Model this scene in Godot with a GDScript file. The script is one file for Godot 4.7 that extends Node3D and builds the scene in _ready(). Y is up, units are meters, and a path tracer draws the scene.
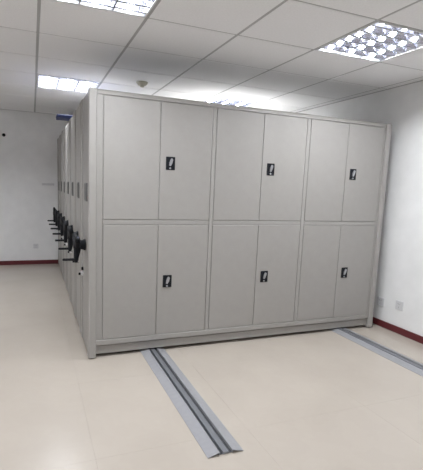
extends Node3D
# An archive room with a row of mobile shelving units on floor rails.

# ---- measurements, metres -------------------------------------------------
const ROOM_LEFT := -3.28
const ROOM_RIGHT := 3.272
const ROOM_BACK := -4.552
const ROOM_FRONT := 5.6
const CEIL := 2.6607
const TILE := 0.705
const GRID_X := 0.3426         # one ceiling bar that runs in depth
const GRID_Z := -0.2669        # one ceiling bar that runs across
const UNIT_W := 3.124
const UNIT_H := 2.241
const UNIT_D := 0.62
const UNIT_STEP := 0.65

var M := {}
var taken := {}

# ---- scene tree helpers -----------------------------------------------------
func numbered(called: String) -> String:
	if not taken.has(called):
		taken[called] = 0
		return called
	taken[called] += 1
	return "%s_%03d" % [called, taken[called]]

func tag(o: Node, label := "", category := "", group := "", kind := "") -> void:
	if label != "": o.set_meta("label", label)
	if category != "": o.set_meta("category", category)
	if group != "": o.set_meta("group", group)
	if kind != "": o.set_meta("kind", kind)

func thing(called: String, label: String, category: String, at := Vector3.ZERO, group := "") -> Node3D:
	var o := Node3D.new()
	o.name = numbered(called)
	add_child(o)
	o.position = at
	tag(o, label, category, group)
	return o

func mesh_of(st: SurfaceTool) -> ArrayMesh:
	st.generate_normals()
	return st.commit()

func put(mesh: Mesh, called: String, mat: Material, parent: Node, at := Vector3.ZERO) -> MeshInstance3D:
	var o := MeshInstance3D.new()
	o.mesh = mesh
	o.name = called if parent != self else numbered(called)
	o.material_override = mat
	o.cast_shadow = GeometryInstance3D.SHADOW_CASTING_SETTING_ON
	parent.add_child(o, true)
	o.position = at
	return o

func build(st: SurfaceTool, called: String, mat: Material, parent: Node, at := Vector3.ZERO) -> MeshInstance3D:
	return put(mesh_of(st), called, mat, parent, at)

# ---- shape helpers ------------------------------------------------------------
func mb() -> SurfaceTool:
	var st := SurfaceTool.new()
	st.begin(Mesh.PRIMITIVE_TRIANGLES)
	st.set_smooth_group(-1)
	return st

func tri(st: SurfaceTool, a: Vector3, b: Vector3, c: Vector3, inside: Vector3) -> void:
	var n := (c - a).cross(b - a)
	if n.dot((a + b + c) / 3.0 - inside) < 0.0:
		var k := b
		b = c
		c = k
	for v in [a, b, c]:
		st.add_vertex(v)

func quad(st: SurfaceTool, a: Vector3, b: Vector3, c: Vector3, d: Vector3, inside: Vector3) -> void:
	tri(st, a, b, c, inside)
	tri(st, a, c, d, inside)

# box from lo to hi with chamfered edges
func box(st: SurfaceTool, lo: Vector3, hi: Vector3, bev := 0.0) -> void:
	var c := (lo + hi) / 2.0
	var h := (hi - lo) / 2.0
	if bev <= 0.0:
		for ax in 3:
			for s in [-1.0, 1.0]:
				var q := []
				for e in [[-1, -1], [1, -1], [1, 1], [-1, 1]]:
					var v := Vector3()
					v[ax] = s * h[ax]
					v[(ax + 1) % 3] = e[0] * h[(ax + 1) % 3]
					v[(ax + 2) % 3] = e[1] * h[(ax + 2) % 3]
					q.append(c + v)
				quad(st, q[0], q[1], q[2], q[3], c)
		return
	var b: float = min(bev, min(h.x, min(h.y, h.z)) * 0.95)
	var pt := func(ax: int, sg: Vector3) -> Vector3:      # corner of the face on axis ax
		var v := Vector3(sg.x * (h.x - b), sg.y * (h.y - b), sg.z * (h.z - b))
		v[ax] = sg[ax] * h[ax]
		return c + v
	for ax in 3:
		var u := (ax + 1) % 3
		var w := (ax + 2) % 3
		for s in [-1.0, 1.0]:
			var q := []
			for e in [[-1, -1], [1, -1], [1, 1], [-1, 1]]:
				var sg := Vector3()
				sg[ax] = s
				sg[u] = e[0]
				sg[w] = e[1]
				q.append(pt.call(ax, sg))
			quad(st, q[0], q[1], q[2], q[3], c)
		for s in [-1.0, 1.0]:
			for t in [-1.0, 1.0]:                          # edges along ax
				var q := []
				for e in [[-1.0, u], [1.0, u], [1.0, w], [-1.0, w]]:
					var sg := Vector3()
					sg[ax] = e[0]
					sg[u] = s
					sg[w] = t
					q.append(pt.call(e[1], sg))
				quad(st, q[0], q[1], q[2], q[3], c)
	for x in [-1.0, 1.0]:
		for y in [-1.0, 1.0]:
			for z in [-1.0, 1.0]:
				var sg := Vector3(x, y, z)
				tri(st, pt.call(0, sg), pt.call(1, sg), pt.call(2, sg), c)

# convex outline (2D points) pushed along an axis: 0 -> (x; y=p.y, z=p.x), 2 -> (z; x=p.x, y=p.y), 1 -> (y; x=p.x, z=p.y)
func prism(st: SurfaceTool, pts: Array, axis: int, from: float, to: float) -> void:
	var f := func(p: Vector2, t: float) -> Vector3:
		if axis == 0: return Vector3(t, p.y, p.x)
		if axis == 1: return Vector3(p.x, t, p.y)
		return Vector3(p.x, p.y, t)
	var m := Vector2()
	for p in pts: m += p
	m /= pts.size()
	var c: Vector3 = f.call(m, (from + to) / 2.0)
	for i in pts.size():
		var a: Vector2 = pts[i]
		var b: Vector2 = pts[(i + 1) % pts.size()]
		quad(st, f.call(a, from), f.call(b, from), f.call(b, to), f.call(a, to), c)
		tri(st, f.call(m, from), f.call(a, from), f.call(b, from), c)
		tri(st, f.call(m, to), f.call(a, to), f.call(b, to), c)

# turned shape round a line: profile of (distance along axis, radius)
func lathe(st: SurfaceTool, at: Vector3, axis: Vector3, prof: Array, n := 20) -> void:
	var ax := axis.normalized()
	var s := ax.cross(Vector3(0, 0, 1) if absf(ax.z) < 0.9 else Vector3(1, 0, 0)).normalized()
	var t := ax.cross(s)
	for i in prof.size() - 1:
		var p: Vector2 = prof[i]
		var q: Vector2 = prof[i + 1]
		for k in n:
			var a := TAU * k / n
			var b := TAU * (k + 1) / n
			var da := s * cos(a) + t * sin(a)
			var db := s * cos(b) + t * sin(b)
			var v1 := at + ax * p.x + da * p.y
			var v2 := at + ax * p.x + db * p.y
			var v3 := at + ax * q.x + db * q.y
			var v4 := at + ax * q.x + da * q.y
			var out := (da + db) * 0.5 * (q.x - p.x) - ax * (q.y - p.y)
			var inside := (v1 + v2 + v3 + v4) / 4.0 - out.normalized() * 0.01
			if p.y > 1e-6: tri(st, v1, v2, v3 if q.y > 1e-6 else v4, inside)
			if q.y > 1e-6: tri(st, v1, v3, v4, inside)

# ---- materials ------------------------------------------------------------------
func noise_image(seed_: int, freq: float, octaves: int, size := 256) -> Image:
	var n := FastNoiseLite.new()
	n.seed = seed_
	n.noise_type = FastNoiseLite.TYPE_SIMPLEX_SMOOTH
	n.frequency = freq
	n.fractal_octaves = octaves
	return n.get_seamless_image(size, size)

# colour texture between two tones, following a noise
func toned(seed_: int, freq: float, octaves: int, lo: Color, hi: Color, size := 256) -> ImageTexture:
	var g := noise_image(seed_, freq, octaves, size)
	var im := Image.create(size, size, false, Image.FORMAT_RGB8)
	for y in size:
		for x in size:
			im.set_pixel(x, y, lo.lerp(hi, g.get_pixel(x, y).r))
	return ImageTexture.create_from_image(im)

func relief(seed_: int, freq: float, octaves: int, strength: float, size := 256) -> ImageTexture:
	var g := noise_image(seed_, freq, octaves, size)
	g.convert(Image.FORMAT_RGBA8)
	g.bump_map_to_normal_map(strength)
	return ImageTexture.create_from_image(g)

func mat(col: Color, rough := 0.6, metal := 0.0) -> StandardMaterial3D:
	var m := StandardMaterial3D.new()
	m.albedo_color = col
	m.roughness = rough
	m.metallic = metal
	return m

func surface(tex: Texture2D, scale: float, rough: float, nrm: Texture2D = null, ns := 0.3) -> StandardMaterial3D:
	var m := StandardMaterial3D.new()
	m.albedo_texture = tex
	m.roughness = rough
	m.uv1_triplanar = true
	m.uv1_world_triplanar = true
	m.uv1_scale = Vector3.ONE * scale
	if nrm:
		m.normal_enabled = true
		m.normal_texture = nrm
		m.normal_scale = ns
	return m

func c8(r: int, g: int, b: int) -> Color:
	return Color(r / 255.0, g / 255.0, b / 255.0)

func make_materials() -> void:
	M.wall = surface(toned(11, 0.02, 4, c8(231, 231, 231), c8(238, 238, 238)), 0.7, 0.75, relief(12, 0.09, 3, 2.0), 0.05)
	M.slab = mat(c8(190, 190, 188), 0.9)
	M.ceiling_tile = surface(toned(21, 0.12, 4, c8(241, 241, 242), c8(248, 248, 249)), 1.6, 0.9, relief(22, 0.2, 3, 3.0), 0.25)
	M.grid = mat(c8(176, 176, 176), 0.5)
	M.floor_tile = surface(toned(31, 0.012, 5, c8(175, 166, 156), c8(181, 172, 162)), 0.45, 0.26)
	M.grout = mat(c8(174, 166, 156), 0.8)
	M.baseboard = surface(toned(41, 0.03, 4, c8(88, 29, 34), c8(99, 35, 40)), 1.0, 0.5)
	M.paint = surface(toned(51, 0.03, 4, c8(155, 152, 148), c8(158, 155, 151)), 1.2, 0.42, relief(52, 0.16, 2, 1.0), 0.03)
	M.carcass = mat(c8(158, 155, 151), 0.6)
	M.black = mat(c8(26, 28, 33), 0.55)
	M.black.metallic_specular = 0.3
	M.chrome = mat(c8(225, 225, 228), 0.22, 1.0)
	M.bright_metal = mat(c8(215, 215, 218), 0.35, 0.3)
	M.lever = mat(c8(176, 176, 180), 0.3, 0.7)
	M.label = mat(c8(96, 96, 95), 0.5)
	M.card = mat(c8(104, 104, 102), 0.7)
	M.rail_plate = surface(toned(61, 0.05, 4, c8(145, 145, 149), c8(152, 152, 156)), 1.5, 0.38)
	M.rail_steel = mat(c8(128, 130, 136), 0.4, 0.4)
	M.rail_dark = mat(c8(70, 71, 76), 0.5)
	M.mirror = mat(c8(228, 229, 236), 0.25, 1.0)
	M.blade = mat(c8(205, 206, 216), 0.12, 1.0)
	M.white_metal = mat(c8(225, 226, 228), 0.4)
	M.plastic = mat(c8(212, 212, 214), 0.4)
	M.plastic_back = mat(c8(214, 212, 208), 0.4)
	M.strip = mat(c8(205, 204, 206), 0.5)
	M.slot = mat(c8(120, 120, 122), 0.6)
	M.detector = mat(c8(188, 184, 168), 0.5)
	M.blue = mat(c8(44, 56, 104), 0.6)
	M.tube = mat(c8(250, 252, 255), 0.4)
	M.tube.emission_enabled = true
	M.tube.emission = Color(0.96, 0.98, 1.0)
	M.tube.emission_energy_multiplier = 6.0

# ---- light fittings -----------------------------------------------------------------
var lamp_parts := {}

func lamp_meshes() -> void:
	var out := TILE / 2.0 - 0.012
	var st := mb()                                            # rim
	for s in [-1.0, 1.0]:
		box(st, Vector3(minf(s * (out - 0.014), s * out), -0.004, -out), Vector3(maxf(s * (out - 0.014), s * out), 0.09, out), 0.002)
		box(st, Vector3(-out + 0.014, -0.004, minf(s * (out - 0.014), s * out)), Vector3(out - 0.014, 0.09, maxf(s * (out - 0.014), s * out)), 0.002)
	lamp_parts.frame = mesh_of(st)
	st = mb()
	box(st, Vector3(-out, 0.0905, -out), Vector3(out, 0.1, out))
	lamp_parts.housing = mesh_of(st)
	var hw := (out - 0.015) / 3.0
	var hl := out - 0.015
	st = mb()                                                 # parabolic trough, open below
	var n := 12
	for i in n:
		var x0 := -hw + 2.0 * hw * i / n
		var x1 := -hw + 2.0 * hw * (i + 1) / n
		var y0 := 0.085 * (1.0 - pow(x0 / hw, 2.0))
		var y1 := 0.085 * (1.0 - pow(x1 / hw, 2.0))
		var a := Vector3(x0, y0, -hl)
		var b := Vector3(x1, y1, -hl)
		var c := Vector3(x1, y1, hl)
		var d := Vector3(x0, y0, hl)
		quad(st, a, b, c, d, (a + c) / 2.0 + Vector3(0, 0.2, 0))
		quad(st, a + Vector3(0, 0.003, 0), b + Vector3(0, 0.003, 0), c + Vector3(0, 0.003, 0), d + Vector3(0, 0.003, 0), (a + c) / 2.0 - Vector3(0, 0.2, 0))
	lamp_parts.reflector = mesh_of(st)
	st = mb()
	var low := hw - 0.001                                     # folded blade: broad rim at the bottom, narrower at the top
	var high := hw * 0.79
	var q := []
	for s in [[low, -0.002, 0.011], [high, 0.030, 0.004]]:
		for e in [[-1, -1], [1, -1], [1, 1], [-1, 1]]:
			q.append(Vector3(e[0] * s[0], s[1], e[1] * s[2]))
	var mid := Vector3(0, 0.014, 0)
	quad(st, q[0], q[1], q[2], q[3], mid)
	quad(st, q[4], q[5], q[6], q[7], mid)
	for e in 4:
		quad(st, q[e], q[(e + 1) % 4], q[4 + (e + 1) % 4], q[4 + e], mid)
	lamp_parts.blade = mesh_of(st)
	st = mb()
	box(st, Vector3(-0.006, -0.003, -hl), Vector3(0.006, 0.006, hl), 0.002)
	lamp_parts.divider = mesh_of(st)
	st = mb()
	lathe(st, Vector3(0, 0.052, -hl + 0.02), Vector3(0, 0, 1), [Vector2(0, 0), Vector2(0, 0.014), Vector2(2 * hl - 0.04, 0.014), Vector2(2 * hl - 0.04, 0)], 14)
	lamp_parts.tube = mesh_of(st)

func ceiling_light(i: int, k: int, label: String, energy: float) -> void:      # the ceiling cell right of bar i, between rows k and k + 1
	var t := thing("ceiling_light", label, "ceiling light", Vector3(GRID_X + TILE * (i + 0.5), CEIL, GRID_Z - TILE * (k + 0.5)), "recessed louvre ceiling lights")
	var out := TILE / 2.0 - 0.012
	var hw := (out - 0.015) / 3.0
	var hl := out - 0.015
	put(lamp_parts.frame, "frame", M.white_metal, t)
	put(lamp_parts.housing, "housing", M.white_metal, t)
	for c in [-1.0, 1.0]:
		put(lamp_parts.divider, "divider", M.blade, t, Vector3(c * hw, 0, 0))
	for c in [-1, 0, 1]:
		var r := put(lamp_parts.reflector, "reflector", M.mirror, t, Vector3(c * 2.0 * hw, 0, 0))
		put(lamp_parts.tube, "tube", M.tube, t, Vector3(c * 2.0 * hw, 0, 0))
		for b in 6:
			put(lamp_parts.blade, "louvre_blade", M.blade, r, Vector3(0, 0, -hl + 2.0 * hl * (b + 0.5) / 6.0))
		var a := AreaLight3D.new()
		a.name = "tube_light"
		a.area_size = Vector2(0.028, 2.0 * hl - 0.06)
		a.light_energy = energy
		a.light_color = Color(0.97, 0.985, 1.0)
		a.area_range = 14.0
		a.area_attenuation = 2.0
		a.shadow_enabled = true
		t.add_child(a, true)
		a.position = Vector3(c * 2.0 * hw, 0.0365, 0)
		a.rotation = Vector3(-PI / 2, 0, 0)

# ---- shelving ----------------------------------------------------------------------
var crank_hub: ArrayMesh
var crank_arm: ArrayMesh
var crank_grip: ArrayMesh
var crank_cap: ArrayMesh

func crank_meshes() -> void:
	var st := mb()
	lathe(st, Vector3(0.012, 0, 0), Vector3(-1, 0, 0), [Vector2(0, 0), Vector2(0, 0.05), Vector2(0.014, 0.05), Vector2(0.03, 0.042), Vector2(0.06, 0.040), Vector2(0.098, 0.042), Vector2(0.106, 0.034), Vector2(0.108, 0)], 18)
	crank_hub = mesh_of(st)
	st = mb()                                                 # paddle that points down from the hub
	var rings := []
	for c in [[0.0, -0.026, -0.090, 0.040], [-0.05, -0.034, -0.090, 0.038], [-0.12, -0.050, -0.090, 0.033], [-0.148, -0.056, -0.088, 0.026], [-0.160, -0.062, -0.084, 0.015]]:
		var r := []
		for e in [[0.0, -0.6], [0.25, -1.0], [0.75, -1.0], [1.0, -0.6], [1.0, 0.6], [0.75, 1.0], [0.25, 1.0], [0.0, 0.6]]:
			r.append(Vector3(lerpf(c[1], c[2], e[0]), c[0], c[3] * e[1]))
		rings.append(r)
	for i in rings.size() - 1:
		for k in 8:
			quad(st, rings[i][k], rings[i][(k + 1) % 8], rings[i + 1][(k + 1) % 8], rings[i + 1][k], Vector3(-0.066, -0.08, 0))
	for k in range(1, 7):
		tri(st, rings[4][0], rings[4][k], rings[4][k + 1], Vector3(-0.066, -0.08, 0))
	crank_arm = mesh_of(st)
	st = mb()
	lathe(st, Vector3(-0.05, -0.132, 0), Vector3(-1, 0, 0), [Vector2(0, 0), Vector2(0, 0.009), Vector2(0.03, 0.009), Vector2(0.034, 0.012), Vector2(0.13, 0.0115), Vector2(0.136, 0.008), Vector2(0.138, 0)], 14)
	crank_grip = mesh_of(st)
	st = mb()
	lathe(st, Vector3(-0.052, -0.156, 0), Vector3(0, -1, 0), [Vector2(0, 0), Vector2(0, 0.008), Vector2(0.008, 0.008), Vector2(0.011, 0.005), Vector2(0.012, 0)], 12)
	crank_cap = mesh_of(st)

func end_panel_mesh(mirror: bool) -> ArrayMesh:              # slab between two rounded uprights, outer face at x = 0 (or UNIT_W)
	var st := mb()
	var f := func(lo: Vector3, hi: Vector3, b: float) -> void:
		if mirror:
			var l := UNIT_W - hi.x
			var h := UNIT_W - lo.x
			lo.x = l
			hi.x = h
		box(st, lo, hi, b)
	f.call(Vector3(0, 0.006, -0.095), Vector3(0.064, UNIT_H, 0), 0.008)
	f.call(Vector3(0, 0.006, -UNIT_D), Vector3(0.064, UNIT_H, -UNIT_D + 0.095), 0.008)
	f.call(Vector3(0.010, 0.012, -UNIT_D + 0.09), Vector3(0.06, UNIT_H - 0.004, -0.09), 0.002)
	return mesh_of(st)

func end_fittings(t: Node3D) -> void:
	var st := mb()
	box(st, Vector3(-0.006, 1.345, -0.26), Vector3(0.012, 1.5, -0.13), 0.003)
	var l := build(st, "label_holder", M.label, t)
	st = mb()
	box(st, Vector3(-0.008, 1.357, -0.25), Vector3(-0.004, 1.488, -0.14), 0.0)
	build(st, "label_card", M.card, l)
	var hub := put(crank_hub, "crank", M.black, t, Vector3(0, 0.95, -0.33))
	for i in 3:
		var a := put(crank_arm, "arm", M.black, hub)
		a.rotation.x = TAU * i / 3.0
	put(crank_grip, "grip", M.black, hub)
	var cap := put(crank_cap, "tip_cap", M.chrome, hub)
	tag(cap, "chrome cap at the end of the crank arm")
	st = mb()
	lathe(st, Vector3(0.012, 0.70, -0.50), Vector3(-1, 0, 0), [Vector2(0, 0), Vector2(0, 0.017), Vector2(0.016, 0.016), Vector2(0.02, 0.01), Vector2(0.021, 0)], 14)
	build(st, "lock_button", M.black, t)
	st = mb()
	lathe(st, Vector3(0.012, 0.66, -0.49), Vector3(-1, 0, 0), [Vector2(0, 0), Vector2(0, 0.024), Vector2(0.016, 0.024), Vector2(0.022, 0.017), Vector2(0.026, 0.016), Vector2(0.027, 0)], 16)
	var lk := build(st, "lock_cylinder", M.bright_metal, t)
	st = mb()
	box(st, Vector3(-0.034, 0.640, -0.493), Vector3(-0.014, 0.664, -0.487), 0.002)
	build(st, "key", M.black, lk)

func shelving_unit(front: bool, label: String, at: Vector3) -> Node3D:
	var t := thing("mobile_shelving_unit", label, "shelving", at, "row of mobile shelving units")
	put(end_panel_mesh(false), "end_panel", M.paint, t)
	put(end_panel_mesh(true), "end_panel", M.paint, t)
	var x0 := 0.064
	var x1 := UNIT_W - 0.064
	var st := mb()
	box(st, Vector3(x0, 0.112, -UNIT_D + 0.02), Vector3(x1, 2.233, -0.034), 0.002)
	build(st, "carcass", M.carcass, t)
	st = mb()
	box(st, Vector3(x0, 2.2335, -UNIT_D + 0.012), Vector3(x1, UNIT_H, -0.018), 0.002)
	build(st, "top_panel", M.paint, t)
	st = mb()
	box(st, Vector3(x0, 0.03, -UNIT_D + 0.035), Vector3(x1, 0.103, -0.036), 0.003)
	build(st, "plinth", M.paint, t)
	for wx in [0.576, 2.705]:                                  # wheels that run on the rails, under the plinth
		for wz in [-0.14, -UNIT_D + 0.14]:
			st = mb()
			lathe(st, Vector3(wx - 0.012, 0.048, wz), Vector3(1, 0, 0), [Vector2(0, 0), Vector2(0, 0.03), Vector2(0.024, 0.03), Vector2(0.024, 0)], 14)
			build(st, "wheel", M.rail_dark, t)
	end_fittings(t)
	if not front:
		return t
	# face frame
	var opens := [[0.114, 1.071], [1.108, 2.070], [2.109, 3.040]]
	var zf := -0.020
	var zb := -0.0335
	for p in [[x0, 0.114], [1.071, 1.108], [2.070, 2.109], [3.040, x1]]:
		st = mb()
		box(st, Vector3(p[0], 0.1605, zb), Vector3(p[1], 2.202, zf), 0.003)
		build(st, "frame_post", M.paint, t)
	st = mb()
	box(st, Vector3(x0, 0.113, zb), Vector3(x1, 0.160, zf + 0.004), 0.004)
	build(st, "frame_rail", M.paint, t)
	st = mb()
	box(st, Vector3(x0, 2.2025, zb), Vector3(x1, 2.233, zf), 0.003)
	build(st, "frame_rail", M.paint, t)
	for o in opens:
		st = mb()
		box(st, Vector3(o[0] + 0.0005, 1.163, zb), Vector3(o[1] - 0.0005, 1.202, zf), 0.003)
		build(st, "frame_rail", M.paint, t)
		for row in [[0.1605, 1.163], [1.202, 2.202]]:
			var mid: float = (o[0] + o[1]) / 2.0
			for side in 2:
				var a: float = (o[0] + 0.003) if side == 0 else (mid + 0.0015)
				var b: float = (mid - 0.0015) if side == 0 else (o[1] - 0.003)
				st = mb()
				box(st, Vector3(a, row[0] + 0.003, -0.0335), Vector3(b, row[1] - 0.003, -0.018), 0.004)
				var d := build(st, "door", M.paint, t)
				if side == 1:
					door_lock(d, Vector3(mid + 0.095, (row[0] + row[1]) / 2.0 - 0.008, -0.018))
	return t

func door_lock(d: Node3D, at: Vector3) -> void:
	var st := mb()
	box(st, at + Vector3(-0.041, -0.056, -0.002), at + Vector3(0.041, 0.056, 0.006), 0.004)
	tag(build(st, "lock_plate", M.black, d), "black lock plate")
	st = mb()                                                 # lever, leaning a little, with a round cylinder below
	var tilt := 0.22
	var pts := []
	for p in [Vector2(-0.008, -0.026), Vector2(0.006, -0.026), Vector2(0.013, 0.0), Vector2(0.014, 0.026), Vector2(0.008, 0.038), Vector2(-0.003, 0.038), Vector2(-0.009, 0.026), Vector2(-0.012, 0.0)]:
		pts.append(Vector2(at.x, at.y + 0.004) + p.rotated(-tilt))
	prism(st, pts, 2, at.z + 0.006, at.z + 0.016)
	tag(build(st, "lever", M.lever, d), "chrome lever")
	st = mb()
	lathe(st, at + Vector3(-0.004, -0.042, 0.005), Vector3(0, 0, 1), [Vector2(0, 0), Vector2(0, 0.008), Vector2(0.008, 0.008), Vector2(0.009, 0.006), Vector2(0.009, 0)], 12)
	tag(build(st, "key_cylinder", M.lever, d), "chrome key cylinder")

func floor_rail(x: float, label: String) -> void:
	var t := thing("floor_rail", label, "floor rail", Vector3(x, 0, 0), "floor rails under the shelving")
	var z0 := ROOM_BACK + 0.03
	var z1 := 1.55
	var w := 0.112
	var i := 0.040
	var h := 0.022
	var th := 0.003
	for s in [-1.0, 1.0]:                                    # ramps: a sloping sheet with a turned-down inner edge, hollow below
		var st := mb()
		prism(st, [Vector2(s * w, 0.0005), Vector2(s * i, h - th), Vector2(s * i, h), Vector2(s * (w - 0.004), 0.0035), Vector2(s * w, 0.003)], 2, z0, z1)
		prism(st, [Vector2(s * i, 0.0035), Vector2(s * (i + th), 0.0035), Vector2(s * (i + th), h - th), Vector2(s * i, h - th)], 2, z0, z1)
		build(st, "ramp", M.rail_plate, t)
	var st2 := mb()
	box(st2, Vector3(-i - th, 0.0, z0), Vector3(i + th, 0.003, z1 - 0.01), 0.0)
	build(st2, "base_plate", M.rail_dark, t)
	st2 = mb()
	box(st2, Vector3(-0.018, 0.003, z0), Vector3(0.018, 0.018, z1 - 0.004), 0.002)
	build(st2, "rail_bar", M.rail_steel, t)

func socket(called: String, label: String, at: Vector3, turn: float, size: float, mat_: Material) -> void:
	var t := thing(called, label, "socket", at)
	t.rotation.y = turn                                      # face looks along local +z
	var h := size / 2.0
	var st := mb()
	box(st, Vector3(-h, -h, 0), Vector3(h, h, 0.011), 0.004)
	build(st, "cover_plate", mat_, t)
	for p in [[-0.012, 0.016, 0.5], [0.012, 0.016, -0.5], [0.0, -0.02, 0.0]]:
		st = mb()
		box(st, Vector3(-0.002, -0.007, 0.0105), Vector3(0.002, 0.007, 0.0115), 0.0)
		var s := build(st, "slot", M.slot, t, Vector3(p[0], p[1], 0))
		s.rotation.z = p[2]

# ---- everything -------------------------------------------------------------------------
func _ready() -> void:
	# camera
	var cam := Camera3D.new()
	cam.name = "camera"
	add_child(cam)
	cam.position = Vector3(-0.4248, 1.5057, 3.533)
	cam.rotation_degrees = Vector3(-8.1015, -22.1473, 2.2926)
	cam.near = 0.05
	cam.projection = Camera3D.PROJECTION_FRUSTUM          # the photograph is a crop: its middle is not the lens axis
	cam.size = cam.near * 470.0 / 421.81
	cam.frustum_offset = cam.near * Vector2(8.65, 11.82) / 421.81
	cam.far = 60.0
	cam.current = true
	# surroundings: a closed room, lit by its ceiling lights only
	var we := WorldEnvironment.new()
	we.name = "world_environment"
	var e := Environment.new()
	e.background_mode = Environment.BG_COLOR
	e.background_color = Color(0.02, 0.02, 0.02)
	e.tonemap_mode = Environment.TONE_MAPPER_LINEAR
	e.tonemap_exposure = 1.07
	e.sdfgi_enabled = true
	e.ssao_enabled = true
	e.ssil_enabled = true
	we.environment = e
	add_child(we)
	var energy := 1.65
	var energy_aisle := 1.4
	var energy_rear := 3.2
	var energy_behind := 1.2

	make_materials()
	lamp_meshes()
	crank_meshes()

	# lights
	ceiling_light(-1, -2, "square louvre ceiling light cut by the top edge of the picture, nearest on the left", energy)
	ceiling_light(-1, 2, "square louvre ceiling light far left, above the crank side of the shelving", energy_aisle)
	ceiling_light(2, -2, "square louvre ceiling light on the right, near the right wall", energy)
	ceiling_light(2, 2, "square louvre ceiling light partly hidden behind the top edge of the shelving", energy_rear)
	ceiling_light(-1, -6, "square louvre ceiling light behind the viewer on the left", energy_behind)
	ceiling_light(-4, -2, "square louvre ceiling light outside the picture on the left, in line with the nearest one", energy_behind)
	ceiling_light(-4, 2, "square louvre ceiling light outside the picture on the far left, nearest the back wall", energy_aisle)
	ceiling_light(2, -6, "square louvre ceiling light behind the viewer on the right", energy_behind)

	# room shell
	var st := mb()
	var top := CEIL + 0.32
	var wt := 0.15
	box(st, Vector3(ROOM_LEFT - wt, -0.15, ROOM_BACK - wt), Vector3(ROOM_RIGHT + wt, top, ROOM_BACK))
	tag(build(st, "wall_back", M.wall, self), "plain off-white back wall behind the shelving", "wall", "", "structure")
	st = mb()
	box(st, Vector3(ROOM_RIGHT, -0.15, ROOM_BACK), Vector3(ROOM_RIGHT + wt, top, ROOM_FRONT))
	tag(build(st, "wall_right", M.wall, self), "plain white right wall beside the shelving", "wall", "", "structure")
	st = mb()
	box(st, Vector3(ROOM_LEFT - wt, -0.15, ROOM_BACK), Vector3(ROOM_LEFT, top, ROOM_FRONT))
	tag(build(st, "wall_left", M.wall, self), "plain white left wall outside the picture", "wall", "", "structure")
	st = mb()
	box(st, Vector3(ROOM_LEFT - wt, -0.15, ROOM_FRONT), Vector3(ROOM_RIGHT + wt, top, ROOM_FRONT + wt))
	tag(build(st, "wall_front", M.wall, self), "plain white wall behind the viewer", "wall", "", "structure")

	make_floor()
	make_ceiling(top)
	make_baseboards()

	# rails and shelving
	floor_rail(0.576, "grey floor rail on the left, its cut end near the bottom of the picture")
	floor_rail(2.705, "grey floor rail on the right, running beside the right wall")
	var order := ["second", "third", "fourth", "fifth", "sixth", "seventh"]
	shelving_unit(true, "frontmost grey steel shelving unit with twelve doors and black locks", Vector3.ZERO)
	var second := shelving_unit(false, "second grey shelving unit from the front, right behind the doored one", Vector3(0, 0, -UNIT_STEP))
	for k in range(2, 7):
		var o: Node3D = second.duplicate()
		o.name = numbered("mobile_shelving_unit")
		add_child(o)
		o.position = Vector3(0, 0, -UNIT_STEP * k)
		var where: String = order[k - 1] + " grey shelving unit from the front, seen by its end panel and crank"
		if k == 6:
			where = "rearmost grey shelving unit, against the back wall, seventh from the front"
		o.set_meta("label", where)

	# small things
	var bx := thing("storage_box", "flat blue box lying on top of the shelving, sticking out over the end panels", "box", Vector3(0.14, UNIT_H, -1.95))
	bx.rotation.y = 0.0
	st = mb()
	box(st, Vector3(-0.28, 0.0005, -0.13), Vector3(0.28, 0.022, 0.13), 0.003)
	build(st, "tray", M.blue, bx)
	st = mb()
	box(st, Vector3(-0.284, 0.0225, -0.134), Vector3(0.284, 0.034, 0.134), 0.003)
	build(st, "lid", M.blue, bx)

	var det := thing("smoke_detector", "small beige smoke detector on the ceiling above the shelving", "smoke detector", Vector3(0.758, CEIL - 0.002, -1.41))
	st = mb()
	lathe(st, Vector3.ZERO, Vector3(0, -1, 0), [Vector2(0, 0), Vector2(0, 0.066), Vector2(0.014, 0.066), Vector2(0.017, 0.06)], 24)
	lathe(st, Vector3.ZERO, Vector3(0, -1, 0), [Vector2(0.017, 0.06), Vector2(0.036, 0.046), Vector2(0.04, 0.03), Vector2(0.04, 0)], 24)
	build(st, "body", M.detector, det)
	st = mb()
	lathe(st, Vector3(0, -0.04, 0), Vector3(0, -1, 0), [Vector2(0, 0), Vector2(0, 0.026), Vector2(0.012, 0.024), Vector2(0.016, 0.015), Vector2(0.016, 0)], 20)
	build(st, "sensor_cap", M.detector, det)

	socket("wall_socket", "square wall socket on the right wall, clear of the shelving", Vector3(ROOM_RIGHT, 0.31, 0.205), -PI / 2, 0.1, M.plastic)
	socket("wall_socket", "square wall socket on the right wall, half hidden by the shelving", Vector3(ROOM_RIGHT, 0.283, -0.06), -PI / 2, 0.1, M.plastic)
	socket("wall_socket", "small square wall socket low on the back wall", Vector3(-0.377, 0.331, ROOM_BACK), 0.0, 0.085, M.plastic)

	var sw := thing("wall_strip", "thin grey strip fixed to the back wall beside the end panels", "strip", Vector3(-0.16, 1.44, ROOM_BACK))
	st = mb()
	box(st, Vector3(-0.1, -0.019, 0), Vector3(0.1, 0.019, 0.016), 0.003)
	build(st, "channel", M.strip, sw)
	for sx in [-0.1, 0.1]:
		st = mb()
		box(st, Vector3(sx - 0.004, -0.021, 0), Vector3(sx + 0.004, 0.021, 0.018), 0.002)
		build(st, "end_cap", M.strip, sw)

	var hk := thing("wall_hook", "small black fitting high on the back wall at the left edge", "hook", Vector3(-0.856, 2.24, ROOM_BACK))
	st = mb()
	lathe(st, Vector3.ZERO, Vector3(0, 0, 1), [Vector2(0, 0), Vector2(0, 0.028), Vector2(0.01, 0.027), Vector2(0.014, 0.02), Vector2(0.014, 0)], 18)
	build(st, "wall_plate", M.black, hk)
	st = mb()
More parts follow.
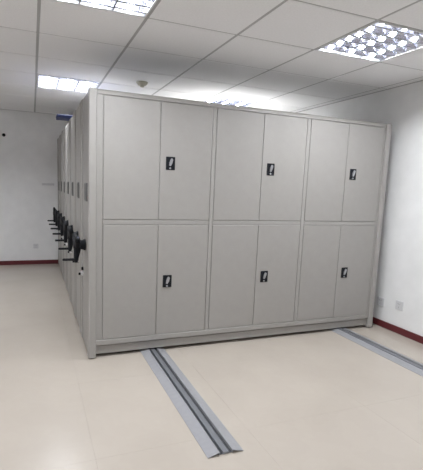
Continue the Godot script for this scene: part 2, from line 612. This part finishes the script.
	lathe(st, Vector3(0, 0, 0.012), Vector3(0, 0, 1), [Vector2(0, 0), Vector2(0, 0.012), Vector2(0.035, 0.012), Vector2(0.04, 0.02), Vector2(0.055, 0.02), Vector2(0.06, 0)], 14)
	build(st, "knob", M.black, hk)

func make_floor() -> void:
	var st := mb()
	box(st, Vector3(ROOM_LEFT, -0.15, ROOM_BACK), Vector3(ROOM_RIGHT, -0.0015, ROOM_FRONT))
	var f := build(st, "floor", M.grout, self)
	tag(f, "cream polished floor of large square tiles", "floor", "", "structure")
	var size := 0.94
	var gap := 0.0006
	var x := -0.125 - 4.0 * size
	while x < ROOM_RIGHT:
		var z := 1.36 - 7.0 * size
		while z < ROOM_FRONT:
			var lo := Vector3(maxf(x + gap / 2, ROOM_LEFT), -0.009, maxf(z + gap / 2, ROOM_BACK))
			var hi := Vector3(minf(x + size - gap / 2, ROOM_RIGHT), 0.0, minf(z + size - gap / 2, ROOM_FRONT))
			if hi.x - lo.x > 0.01 and hi.z - lo.z > 0.01:
				st = mb()
				box(st, lo, hi, 0.0003)
				build(st, "floor_tile", M.floor_tile, f)
			z += size
		x += size

func make_ceiling(top: float) -> void:
	var st := mb()
	box(st, Vector3(ROOM_LEFT - 0.15, top, ROOM_BACK - 0.15), Vector3(ROOM_RIGHT + 0.15, top + 0.15, ROOM_FRONT + 0.15))
	var c := build(st, "ceiling", M.slab, self)
	tag(c, "suspended ceiling of square white mineral tiles in a grey metal grid", "ceiling", "", "structure")
	var lamps := {}
	for l in [[-4, -2], [-4, 2], [-1, -2], [-1, 2], [2, -2], [2, 2], [-1, -6], [2, -6]]:
		lamps[Vector2i(l[0], l[1])] = true
	var whole: ArrayMesh
	var g := 0.010
	for i in range(-6, 6):
		for k in range(-10, 8):
			if lamps.has(Vector2i(i, k)):
				continue
			var x0 := GRID_X + TILE * i
			var z1 := GRID_Z - TILE * k
			var lo := Vector3(maxf(x0 + g, ROOM_LEFT), CEIL, maxf(z1 - TILE + g, ROOM_BACK))
			var hi := Vector3(minf(x0 + TILE - g, ROOM_RIGHT), CEIL + 0.016, minf(z1 - g, ROOM_FRONT))
			if hi.x - lo.x < 0.02 or hi.z - lo.z < 0.02:
				continue
			if hi.x - lo.x > TILE - 2.1 * g and hi.z - lo.z > TILE - 2.1 * g:
				if whole == null:
					st = mb()
					var h := TILE / 2 - g
					box(st, Vector3(-h, 0, -h), Vector3(h, 0.016, h), 0.004)
					whole = mesh_of(st)
				put(whole, "ceiling_tile", M.ceiling_tile, c, Vector3(x0 + TILE / 2, CEIL, z1 - TILE / 2))
			else:
				st = mb()
				box(st, lo, hi, 0.004)
				build(st, "ceiling_tile", M.ceiling_tile, c)
	for i in range(-5, 5):                                   # main bars, in depth
		var x := GRID_X + TILE * i
		st = mb()
		box(st, Vector3(x - 0.014, CEIL + 0.003, ROOM_BACK), Vector3(x + 0.014, CEIL + 0.04, ROOM_FRONT), 0.001)
		build(st, "grid_bar", M.grid, c)
	for k in range(-8, 7):                                  # cross bars
		var z := GRID_Z - TILE * k
		st = mb()
		box(st, Vector3(ROOM_LEFT, CEIL + 0.005, z - 0.012), Vector3(ROOM_RIGHT, CEIL + 0.03, z + 0.012), 0.001)
		build(st, "grid_bar", M.grid, c)
	for s in [[Vector3(ROOM_RIGHT - 0.022, CEIL - 0.003, ROOM_BACK), Vector3(ROOM_RIGHT, CEIL - 0.0005, ROOM_FRONT)],
			[Vector3(ROOM_LEFT, CEIL - 0.003, ROOM_BACK), Vector3(ROOM_LEFT + 0.022, CEIL - 0.0005, ROOM_FRONT)],
			[Vector3(ROOM_LEFT, CEIL - 0.003, ROOM_BACK), Vector3(ROOM_RIGHT, CEIL - 0.0005, ROOM_BACK + 0.022)],
			[Vector3(ROOM_LEFT, CEIL - 0.003, ROOM_FRONT - 0.022), Vector3(ROOM_RIGHT, CEIL - 0.0005, ROOM_FRONT)]]:
		st = mb()
		box(st, s[0], s[1])
		build(st, "edge_angle", M.grid, c)

func make_baseboards() -> void:
	var h := 0.074
	var t := 0.014
	var a := [["baseboard_back", Vector3(ROOM_LEFT + t, 0, ROOM_BACK), Vector3(ROOM_RIGHT - t, h, ROOM_BACK + t), "dark red baseboard along the back wall"],
		["baseboard_right", Vector3(ROOM_RIGHT - t, 0, ROOM_BACK), Vector3(ROOM_RIGHT, h, ROOM_FRONT), "dark red baseboard along the right wall"],
		["baseboard_left", Vector3(ROOM_LEFT, 0, ROOM_BACK), Vector3(ROOM_LEFT + t, h, ROOM_FRONT), "dark red baseboard along the left wall"],
		["baseboard_front", Vector3(ROOM_LEFT + t, 0, ROOM_FRONT - t), Vector3(ROOM_RIGHT - t, h, ROOM_FRONT), "dark red baseboard behind the viewer"]]
	for b in a:
		var st := mb()
		box(st, b[1], b[2], 0.004)
		tag(build(st, b[0], M.baseboard, self), b[3], "baseboard", "", "structure")
